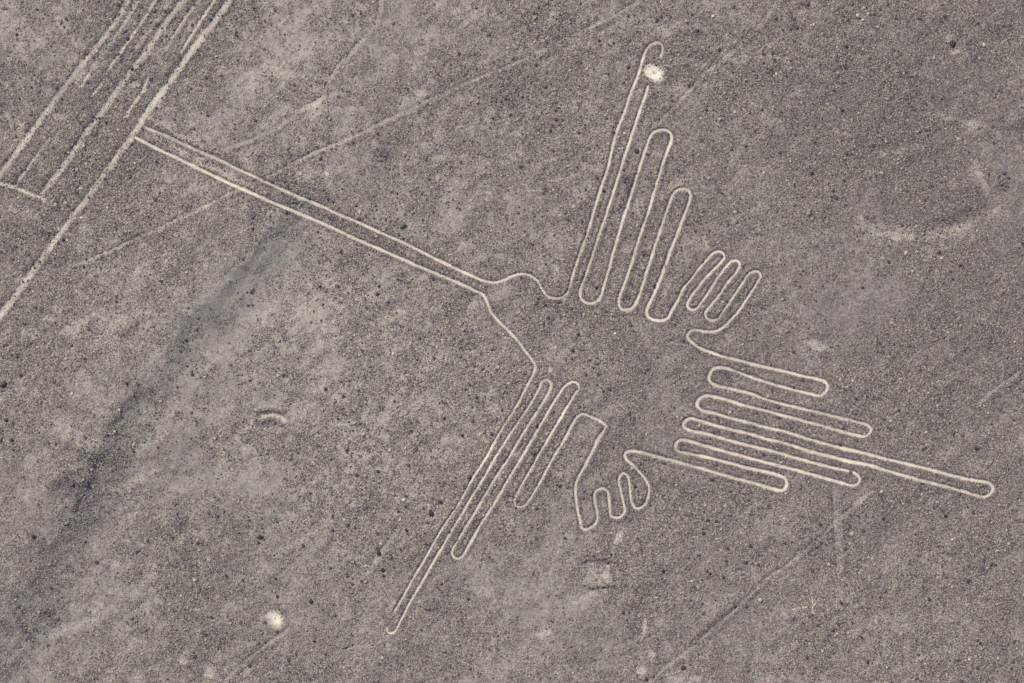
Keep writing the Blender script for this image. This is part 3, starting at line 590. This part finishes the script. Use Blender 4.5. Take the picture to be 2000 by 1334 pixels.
# little star-shaped scratch at the lower right, and the crescent bank
def multi_ribbon(name, lines, w, dv, label, cat, seed):
    Vs = []; Fs = []; Ds = []; n = 0
    for q, pts in enumerate(lines):
        P, _ = spline(pts, 1.2); P = wobble(P, .8, seed + q); m = len(P); ww = w * np.minimum(1, .3 + np.minimum(np.arange(m), np.arange(m)[::-1]) / 5)
        V, F, Dd = ribbon(P, ww, [(-1.1, dv - .2), (-.5, dv), (0, dv + .03), (.5, dv), (1.1, dv - .2)], .012 + .003 * q, seed + q * 3, 1.4); Vs.append(V); Fs.append(F + n); Ds.append(Dd); n += len(V)
    return tag(link(name, build_mesh(name, np.vstack(Vs), np.vstack(Fs), SOILM, np.concatenate(Ds))), label, cat)
multi_ribbon('scratch_mark', [[(1546,1190),(1560,1187),(1578,1184)], [(1588,1198),(1587,1184),(1586,1172),(1584,1163)], [(1600,1167),(1594,1175),(1587,1182)], [(1563,1170),(1568,1165),(1573,1160)]], 3.4, .68, 'small cream star-like scratch in the gravel at lower right', 'scratch', 700)
multi_ribbon('crescent_bank', [[(500,817),(512,811),(530,808),(547,813),(560,826)]], 11, .56, 'small pale crescent-shaped hollow with dark rims on the left slope', 'hollow', 720)

# ------------------------------------------------------------------ gravel: instanced stones (nobody could count them)
def stone_tree(name, mat):
    nt = bpy.data.node_groups.new(name, 'GeometryNodeTree')
    nt.interface.new_socket('Geometry', in_out='INPUT', socket_type='NodeSocketGeometry'); nt.interface.new_socket('Geometry', in_out='OUTPUT', socket_type='NodeSocketGeometry')
    N = nt.nodes; L = nt.links
    gi = N.new('NodeGroupInput'); go = N.new('NodeGroupOutput')
    g2i = N.new('GeometryNodeGeometryToInstance')
    for k in range(6):
        ico = N.new('GeometryNodeMeshIcoSphere'); ico.inputs['Radius'].default_value = .5; ico.inputs['Subdivisions'].default_value = 2
        pos = N.new('GeometryNodeInputPosition'); add = N.new('ShaderNodeVectorMath'); add.operation = 'ADD'; add.inputs[1].default_value = (k * 7.3, k * 3.1, k * 1.7)
        vo = N.new('ShaderNodeTexNoise'); vo.inputs['Scale'].default_value = 1.9; vo.inputs['Detail'].default_value = 2
        sub = N.new('ShaderNodeVectorMath'); sub.operation = 'SUBTRACT'; sub.inputs[1].default_value = (.5, .5, .5)
        sc = N.new('ShaderNodeVectorMath'); sc.operation = 'SCALE'; sc.inputs['Scale'].default_value = .95
        sp = N.new('GeometryNodeSetPosition'); sm = N.new('GeometryNodeSetMaterial'); sm.inputs['Material'].default_value = mat
        L.new(pos.outputs[0], add.inputs[0]); L.new(add.outputs[0], vo.inputs['Vector']); L.new(vo.outputs['Color'], sub.inputs[0]); L.new(sub.outputs[0], sc.inputs[0])
        L.new(ico.outputs[0], sp.inputs['Geometry']); L.new(sc.outputs[0], sp.inputs['Offset']); L.new(sp.outputs[0], sm.inputs[0]); L.new(sm.outputs[0], g2i.inputs[0])
    iop = N.new('GeometryNodeInstanceOnPoints'); iop.inputs['Pick Instance'].default_value = True
    def attr(nm, ty):
        a = N.new('GeometryNodeInputNamedAttribute'); a.data_type = ty; a.inputs['Name'].default_value = nm
        return next(o for o in a.outputs if o.enabled)
    L.new(gi.outputs[0], iop.inputs['Points']); L.new(g2i.outputs[0], iop.inputs['Instance'])
    L.new(attr('variant', 'INT'), iop.inputs['Instance Index']); L.new(attr('turn', 'FLOAT_VECTOR'), iop.inputs['Rotation']); L.new(attr('size', 'FLOAT_VECTOR'), iop.inputs['Scale'])
    L.new(iop.outputs[0], go.inputs[0]); return nt
def scatter(name, px, py, size, mat, parent=None, sink=.18):
    n = len(px); z = sampH(px, py)
    sc = size[:, None] * rng.uniform(.7, 1.25, (n, 3)); sc[:, 2] = size * rng.uniform(.45, .85, n)
    me = bpy.data.meshes.new(name); me.vertices.add(n)
    me.vertices.foreach_set('co', np.stack([wx(px), wy(py), z + size * sink], 1).astype(np.float32).ravel())
    a = me.attributes.new('size', 'FLOAT_VECTOR', 'POINT'); a.data.foreach_set('vector', sc.astype(np.float32).ravel())
    rt = np.stack([rng.normal(0, .25, n), rng.normal(0, .25, n), rng.uniform(0, 2 * PI, n)], 1)
    a = me.attributes.new('turn', 'FLOAT_VECTOR', 'POINT'); a.data.foreach_set('vector', rt.astype(np.float32).ravel())
    a = me.attributes.new('variant', 'INT', 'POINT'); a.data.foreach_set('value', rng.integers(0, 6, n).astype(np.int32))
    me.materials.append(mat); o = link(name, me, parent)
    md = o.modifiers.new('stones', 'NODES'); md.node_group = stone_tree(name + '_stones', mat); return o
def cand(n):
    px = rng.uniform(cx[2], cx[-3], n); py = rng.uniform(cy[2], cy[-3], n); return px, py
def keepfac(px, py):
    ld = lift(LD, cx[0], cy[0], G, px, py); sdm = lift(SDm, cx[0], cy[0], G, px, py); pr = lift(PATCHR, cx[0], cy[0], G, px, py); td = lift(TDm, cx[0], cy[0], G, px, py)
    k = sstep(-.5, 1.5, ld) + .03; k *= .30 + .70 * sstep(-1, 3, sdm); k *= .25 + .75 * sstep(.6, 1.2, pr); k *= .35 + .65 * sstep(-1, 3, td)
    return k
px, py = cand(1700000); d = sampD(px, py); st = lift(STN, cx[0], cy[0], G, px, py)
u = rng.random(len(px)); clump = fbm(px, py, 16, 2, 801)
clump = clump + .6 * streak(px, py, 14, -38, 2.5, 805) + .5 * fbm(px, py, 48, 2, 803)
p = (.36 + .42 * st + .75 * clump + .9 * (.34 - d)) * keepfac(px, py)
m = u < np.clip(p, .02, 1); px, py, st = px[m], py[m], st[m]
size = .080 + .040 * rng.pareto(4.0, len(px)) * (1 + .8 * np.clip(st + .6 * clump[m], -.7, 1.3)); size = np.clip(size, .065, .34)
ok = (lift(LD, cx[0], cy[0], G, px, py) > size / S * .42) | (rng.random(len(px)) < .22) & (size < .12); px, py, size = px[ok], py[ok], size[ok]
scatter('gravel', px, py, size, GRAVM); gravel = bpy.data.objects['gravel']; tag(gravel, 'loose dark and tan stones strewn over the whole plain', 'gravel', kind='stuff')
# scattered darker cobbles, thicker on the stony ground
px, py = cand(85000); st = lift(STN, cx[0], cy[0], G, px, py); cl = fbm(px, py, 20, 2, 840) + .6 * fbm(px, py, 70, 2, 842)
size = np.clip(.15 + .05 * rng.pareto(3.2, len(px)), .15, .36)
ok = (rng.random(len(px)) < np.clip(.10 + .28 * st + .75 * cl, .02, .9) * keepfac(px, py)) & (lift(LD, cx[0], cy[0], G, px, py) > size / S * .5)
cob = scatter('cobbles', px[ok], py[ok], size[ok], COBM); tag(cob, 'dark cobbles peppered over the stonier parts of the plain', 'cobbles', kind='stuff')
# the stones swept aside along the bird's line
bx_, by_, bs_ = [], [], []
for P, w, o in BIRD:
    T = np.gradient(P, axis=0); T /= np.linalg.norm(T, axis=1)[:, None] + 1e-9; Nn = np.stack([-T[:, 1], T[:, 0]], 1)
    for rep in range(3):
        for s_ in (-1, 1):
            off = w / 2 + 1.0 + rng.gamma(1.8, 1.2, len(P)); q = P + Nn * (s_ * off)[:, None] + rng.normal(0, .5, P.shape)
            kk = (rng.random(len(P)) < .55 + .8 * vnoise(P[:, 0], P[:, 1], 30, 811)) & (lift(LD, cx[0], cy[0], G, q[:, 0], q[:, 1]) > .6)
            bx_.append(q[kk, 0]); by_.append(q[kk, 1]); bs_.append(np.clip(.07 + .04 * rng.pareto(3.5, kk.sum()), .06, .24))
bx_, by_, bs_ = (np.concatenate(a) for a in (bx_, by_, bs_)); ok = lift(LD, cx[0], cy[0], G, bx_, by_) > bs_ / S * .45
bank = scatter('stone_border', bx_[ok], by_[ok], bs_[ok], BANKM, bird); bank['kind'] = 'stuff'
# dark stones heaped along the strips and trails
bx_, by_, bs_ = [], [], []
for lst, spec, side_bias in ((STR, STRIPS, .8), (TRL, TRAILS, .4)):
    for P, sp in zip(lst, spec):
        w = sp[1]; T = np.gradient(P, axis=0); T /= np.linalg.norm(T, axis=1)[:, None] + 1e-9; Nn = np.stack([-T[:, 1], T[:, 0]], 1)
        for rep in range(4 if lst is STR else 2):
            for s_ in (-1, 1):
                off = w / 2 + rng.gamma(2.2, 1.7, len(P)); q = P + Nn * (s_ * off)[:, None]
                kk = (rng.random(len(P)) < (.35 if lst is STR else .22) + 1.1 * vnoise(P[:, 0] + 50 * s_, P[:, 1], 36, 821)) & (lift(LD, cx[0], cy[0], G, q[:, 0], q[:, 1]) > 1)
                kk &= (q[:, 0] > cx[3]) & (q[:, 0] < cx[-4]) & (q[:, 1] > cy[3]) & (q[:, 1] < cy[-4])
                bx_.append(q[kk, 0]); by_.append(q[kk, 1]); bs_.append(np.clip(.09 + .06 * rng.pareto(3.0, kk.sum()), .08, .34))
for P in STRW:
    q = np.repeat(P, 5, 0) + rng.normal(0, 2.6, (len(P) * 5, 2)); kk = (rng.random(len(q)) < .5) & (lift(LD, cx[0], cy[0], G, q[:, 0], q[:, 1]) > 2)
    bx_.append(q[kk, 0]); by_.append(q[kk, 1]); bs_.append(np.clip(.10 + .07 * rng.pareto(3.0, kk.sum()), .09, .32))
for x, y, r, n in CLUMPS:
    q = np.array([x, y]) + rng.normal(0, r * .7, (n, 2)); kk = lift(LD, cx[0], cy[0], G, q[:, 0], q[:, 1]) > 2
    bx_.append(q[kk, 0]); by_.append(q[kk, 1]); bs_.append(np.clip(.11 + .08 * rng.pareto(3.0, kk.sum()), .09, .36))
bx_, by_, bs_ = (np.concatenate(a) for a in (bx_, by_, bs_)); ok = (lift(SDm, cx[0], cy[0], G, bx_, by_) > 1) | (rng.random(len(bx_)) < .12); bx_, by_, bs_ = [bx_[ok]], [by_[ok]], [bs_[ok]]
rub = scatter('rubble', np.concatenate(bx_), np.concatenate(by_), np.concatenate(bs_), BANKM); tag(rub, 'dark rubble swept aside along the strips and trails', 'rubble', kind='stuff')

# ------------------------------------------------------------------ single boulders, each one by itself
def rock_mesh(name, seed, mat, knobs=1):
    r = random.Random(seed); bm = bmesh.new(); bmesh.ops.create_icosphere(bm, subdivisions=4, radius=1)
    pl = [(Vector((r.gauss(0, 1), r.gauss(0, 1), r.gauss(0, .8))).normalized(), r.uniform(.62, 1.0)) for _ in range(16)]
    from mathutils import noise
    for v in bm.verts:
        d = v.co.normalized(); t = min([p[1] / max(d.dot(p[0]), .05) for p in pl] + [1.25])
        t *= 1 + .10 * noise.noise(d * 2.2 + Vector((seed, 0, 0))) + .05 * noise.noise(d * 6 + Vector((0, seed, 0)))
        v.co = d * t * .5
    for v in bm.verts: v.co.z *= .78
    me = bpy.data.meshes.new(name); bm.to_mesh(me); bm.free(); me.materials.append(mat)
    me.polygons.foreach_set('use_smooth', [True] * len(me.polygons)); return me
# x, y, diameter (map units), tone: d dark, b brown, r rusty, p pale
BOULD = """60,222,10,r 208,239,7,d 223,238,6,b 217,62,7,d 40,193,6,d 122,194,6,d 34,68,6,d 13,18,6,d 45,5,6,d 73,19,6,d 233,10,8,d 405,225,6,d
737,261,7,d 988,193,7,d 978,198,6,d 968,199,5,d 992,94,6,p 957,238,5,p 930,17,6,d 705,27,5,d 1064,168,8,d 1085,234,9,d 1020,189,6,d 1392,33,8,p 1243,295,10,d 1031,150,6,d 1098,39,6,d 1047,36,7,d
1146,136,7,p 1226,131,8,b 1186,143,7,d 1198,84,6,d 1170,80,6,d 1151,291,6,d 1165,283,7,d 1100,210,6,p 1405,97,7,d 1490,105,8,d 1471,137,7,d 1487,212,8,d 1362,60,7,d 1021,278,6,d 1032,316,6,d
1576,8,9,d 1515,35,8,d 1552,38,7,d 1557,55,8,d 1653,91,8,d 1860,86,14,d 1824,113,6,p 1901,115,6,d 1912,114,6,p 1650,65,6,d 1700,148,6,d 1630,177,7,d 1779,150,5,d 1525,218,7,d 1523,298,7,d 1645,215,7,d 1821,189,7,d 1839,193,6,d 1545,55,7,b
160,426,8,p 98,455,8,d 2,492,7,d 15,447,7,d 389,622,5,d 110,630,5,d 352,508,6,d 125,469,7,d 312,376,7,d 76,408,7,b 787,441,14,d 696,402,6,d 940,451,6,d 668,369,5,d 737,574,7,d 517,350,8,d 640,388,8,d 650,394,7,d 873,631,6,p 630,497,6,b
1012,416,7,d 1108,427,7,d 1065,368,6,d 1300,520,8,p 1070,620,6,d 1108,635,6,d 1463,611,6,d 1385,452,5,d 1585,338,9,d 1552,402,7,d 1580,419,7,b 1611,423,7,d 1833,492,8,d 1734,511,8,d 1873,519,6,d 1855,530,6,d 1859,545,5,d 1995,475,6,d 1628,373,8,d 1770,373,7,d 1578,640,7,b 1755,607,5,d
8,750,14,d 14,820,8,d 28,824,7,d 27,831,6,d 26,859,8,d 38,878,7,d 28,878,6,b 5,860,6,d 252,749,7,d 237,800,6,p 132,701,6,p 170,701,6,d 129,921,6,d 79,983,7,d 172,945,10,d 187,908,8,d 145,945,9,d 69,820,5,d 268,698,5,b 113,866,6,d
768,691,6,p 636,760,7,d 700,762,6,d 931,776,8,d 871,787,6,d 868,817,6,d 803,842,6,d 815,823,6,d 903,851,8,d 797,908,9,d 738,921,7,d 697,928,8,d 808,937,6,b 916,931,9,d 789,976,7,p 860,980,9,d 632,802,5,d 682,824,5,d 960,847,8,d 980,800,7,d 900,697,6,d 740,693,6,d
1152,704,6,d 1118,685,8,d 1020,703,7,d 1048,832,7,d 1141,959,6,d 1297,969,7,d 1158,718,6,d 1043,884,9,d 1550,688,7,d 1566,743,7,d 1550,757,6,d 1754,801,7,d 1861,844,8,d 1594,728,6,d 1520,797,6,d 1640,868,7,d 1660,921,8,d
470,1215,8,d 403,1239,7,d 475,1134,5,d 183,1239,6,b 147,1238,5,b 442,1123,7,d 72,1046,9,d 508,1048,10,d 740,1080,10,d 747,1112,9,d 715,1136,6,p 679,1024,8,d 794,1035,8,d 654,1202,8,d 517,1215,7,d 837,1187,9,b 832,1061,8,d 688,1259,6,d 678,1125,7,d 842,1003,10,d 578,1277,6,d 608,1175,9,d 650,1036,7,d 614,1253,6,d 564,1290,7,d 718,1317,6,d 741,1257,6,b
1485,1171,10,p 1457,1098,7,d 1467,1099,7,b 1420,1070,8,d 1465,1066,8,d 1241,1152,9,d 1387,1120,6,d 1380,1116,7,d 1102,1050,8,b 1186,1097,8,d 1413,1128,6,d 1295,1115,8,d 1334,1304,10,d 1262,1326,8,d 1429,1332,6,p 1482,1103,6,d 1046,1050,5,d 1231,1016,5,d
1860,1053,7,p 1792,1061,6,d 1724,1012,7,d 1846,1007,7,d 1933,1101,7,d 1889,1134,8,d 1626,1098,7,d 1625,1228,10,d 1643,1178,8,d 1808,1132,7,d 1979,1316,6,p 1693,1292,6,d 1973,1304,6,d 1997,1161,6,p"""
MARKS = [(1276,140,'round white sand patch'),(1285,85,'tip of the tallest feather'),(1295,255,'tip of the middle upper feather'),(1335,370,'tip of the short upper feather'),(1154,592,'first inner bend of the upper wing'),(1222,605,'second inner bend of the upper wing'),(1285,626,'third inner bend of the upper wing'),
(1405,492,'first toe of the upper foot'),(1480,531,'last toe of the upper foot'),(1345,655,'corner where upper foot meets tail'),(1616,756,'end of the uppermost tail feather'),(1700,838,'end of the second tail feather'),(1937,955,'end of the longest tail feather'),(1677,936,'end of the fourth tail feather'),(1536,944,'end of the lowest tail feather'),
(1385,738,'first inner bend of the tail'),(1363,788,'second inner bend of the tail'),(1220,888,'corner where tail meets lower foot'),(1142,1034,'lowest toe of the lower foot'),(1266,965,'heel of the lower foot'),(1182,831,'square shoulder of the lower wing'),(1069,742,'left feather root of the lower wing'),(1127,749,'right root of the lower wing'),
(1006,985,'tip of the shortest lower feather'),(893,1090,'tip of the middle lower feather'),(762,1236,'tip of the longest lower feather'),(1045,715,'bend at the throat'),(955,551,'root of the upper beak line'),(943,575,'root of the lower beak line'),(1087,583,'dip behind the head'),(750,470,'middle of the beak'),(520,370,'outer third of the beak'),(275,258,'tip of the beak'),
(85,388,'corner of the cross line'),(5,355,'left end of the cross line'),(150,413,'long strip below the beak tip'),(50,550,'lower end of the long strip'),(410,55,'long strip near the top'),(230,40,'top of the left edge strip'),(110,195,'middle of the left edge strip'),(210,205,'middle strip of the old field'),(30,30,'top left corner of the picture'),
(537,1208,'cream patch low on the left'),(530,815,'crescent hollow'),(8,750,'big round boulder at the left edge'),(250,800,'gully bend on the left'),(170,960,'dark gully head at lower left'),(70,1050,'pale fans at lower left'),(130,1225,'pale bank at lower left'),(410,1315,'pale patch at the bottom edge'),
(1168,1118,'square clearing'),(1208,1052,'pale streak above the square clearing'),(1258,1220,'upright pale streak'),(1310,1297,'foot of the lower right trail'),(1425,1200,'middle of the lower right trail'),(1545,1097,'upper part of the lower right trail'),(1580,1182,'star-like scratch'),(1600,676,'faint patch above the tail'),(1635,1010,'broad faint band under the tail'),
(1860,86,'biggest dark boulder at upper right'),(1800,457,'pale arc at the right'),(1755,293,'pale curved bank at upper right'),(1900,260,'pale hook-shaped bank at right'),(1960,745,'trail at the right edge'),(1880,1060,'stony slope below the longest tail feather'),(1985,1250,'pale patch by the lower right corner'),
(825,202,'faint trail above the beak'),(820,182,'faint patch on the upper slope'),(1000,128,'faint trail at the top centre'),(660,130,'curved footpath at the top'),(600,210,'head of the curved footpath'),(1150,57,'trail left of the tallest feather'),(1425,105,'trail running off the top right'),(1530,120,'pale fleck near the top right trail'),
(742,1087,'short groove left of the lower feathers'),(497,1277,'groove near the bottom left'),(350,430,'faint trail below the beak tip'),(930,25,'pale stretch at the top edge'),(390,620,'upper gully slope'),(640,340,'tiny yellow spot above the beak')]
DIRS = ['right of', 'upper right of', 'above', 'upper left of', 'left of', 'lower left of', 'below', 'lower right of']
TONE = {'d': ('dark', DARKM), 'b': ('brown', BANKM), 'r': ('rust-coloured', RUSTM), 'p': ('pale-topped', PALEM)}
protos = {}
for t in TONE:
    protos[t] = [rock_mesh('boulder', 31 * i + ord(t), TONE[t][1]) for i in range(4)]
recs = []
for k, w_ in enumerate(BOULD.split()):
    x, y, dm, t = w_.split(','); x, y, dm = float(x), float(y), float(dm)
    ms = sorted(MARKS, key=lambda m: (m[0] - x) ** 2 + (m[1] - y) ** 2); ms = [m for m in ms if math.hypot(m[0] - x, m[1] - y) > 1.5]
    recs.append([x, y, dm, t, ms])
def lab_of(r, which):
    x, y, dm, t, ms = r; m = ms[which]; d = math.hypot(m[0] - x, m[1] - y)
    dr = DIRS[int(round(math.atan2(m[1] - y, x - m[0]) / (PI / 4))) % 8]
    dist = 'close' if d < 28 else ('not far' if d < 62 else ('some way' if d < 120 else 'far'))
    sz = 'tiny' if dm < 6 else ('small' if dm < 8 else ('mid-sized' if dm < 10 else 'large'))
    if dist == 'close' and dr[:3] in ('rig', 'lef', 'upp', 'low'): dist = 'just'
    if dist == 'close': dist = 'just'
    if len((dist + dr + m[2]).split()) > 10: sz = ''
    return '%s %s boulder %s %s %s' % (sz, TONE[t][0], dist, dr, m[2])
used = {}
for r in recs:
    r.append(lab_of(r, 0))
from collections import Counter
cnt = Counter(r[5] for r in recs)
for r in recs:
    if cnt[r[5]] > 1:
        same = [q for q in recs if q[5] == r[5]]
        xs = [q[0] for q in same]; ys = [q[1] for q in same]
        if len(same) == 2:
            if max(xs) - min(xs) > max(ys) - min(ys): w_ = 'left one' if r[0] == min(xs) else 'right one'
            else: w_ = 'upper one' if r[1] == min(ys) else 'lower one'
            r.append(r[5] + ', %s' % w_)
        else:
            o_ = sorted(same, key=lambda q: q[0]).index(r); r.append(r[5] + ', %s from left' % ['first', 'second', 'third', 'fourth', 'fifth', 'sixth'][o_])
    else: r.append(r[5])
first = {}
for k, r in enumerate(recs):
    x, y, dm, t, ms, _, lab = r; lab = ' '.join(lab.split()); v = random.randrange(4)
    if (t, v) not in first: first[(t, v)] = o = bpy.data.objects.new('boulder', protos[t][v])
    else: o = first[(t, v)].copy()
    COL.objects.link(o); sz = dm * S * .92
    o.scale = (sz * random.uniform(.85, 1.2), sz * random.uniform(.8, 1.1), sz * random.uniform(.75, 1.1))
    o.rotation_euler = (random.uniform(-.2, .2), random.uniform(-.2, .2), random.uniform(0, 6.28))
    o.location = (wx(x), wy(y), float(sampH(np.array([x]), np.array([y]))[0]) + sz * .20)
    tag(o, lab, 'boulder', 'boulders scattered over the gravel plain')
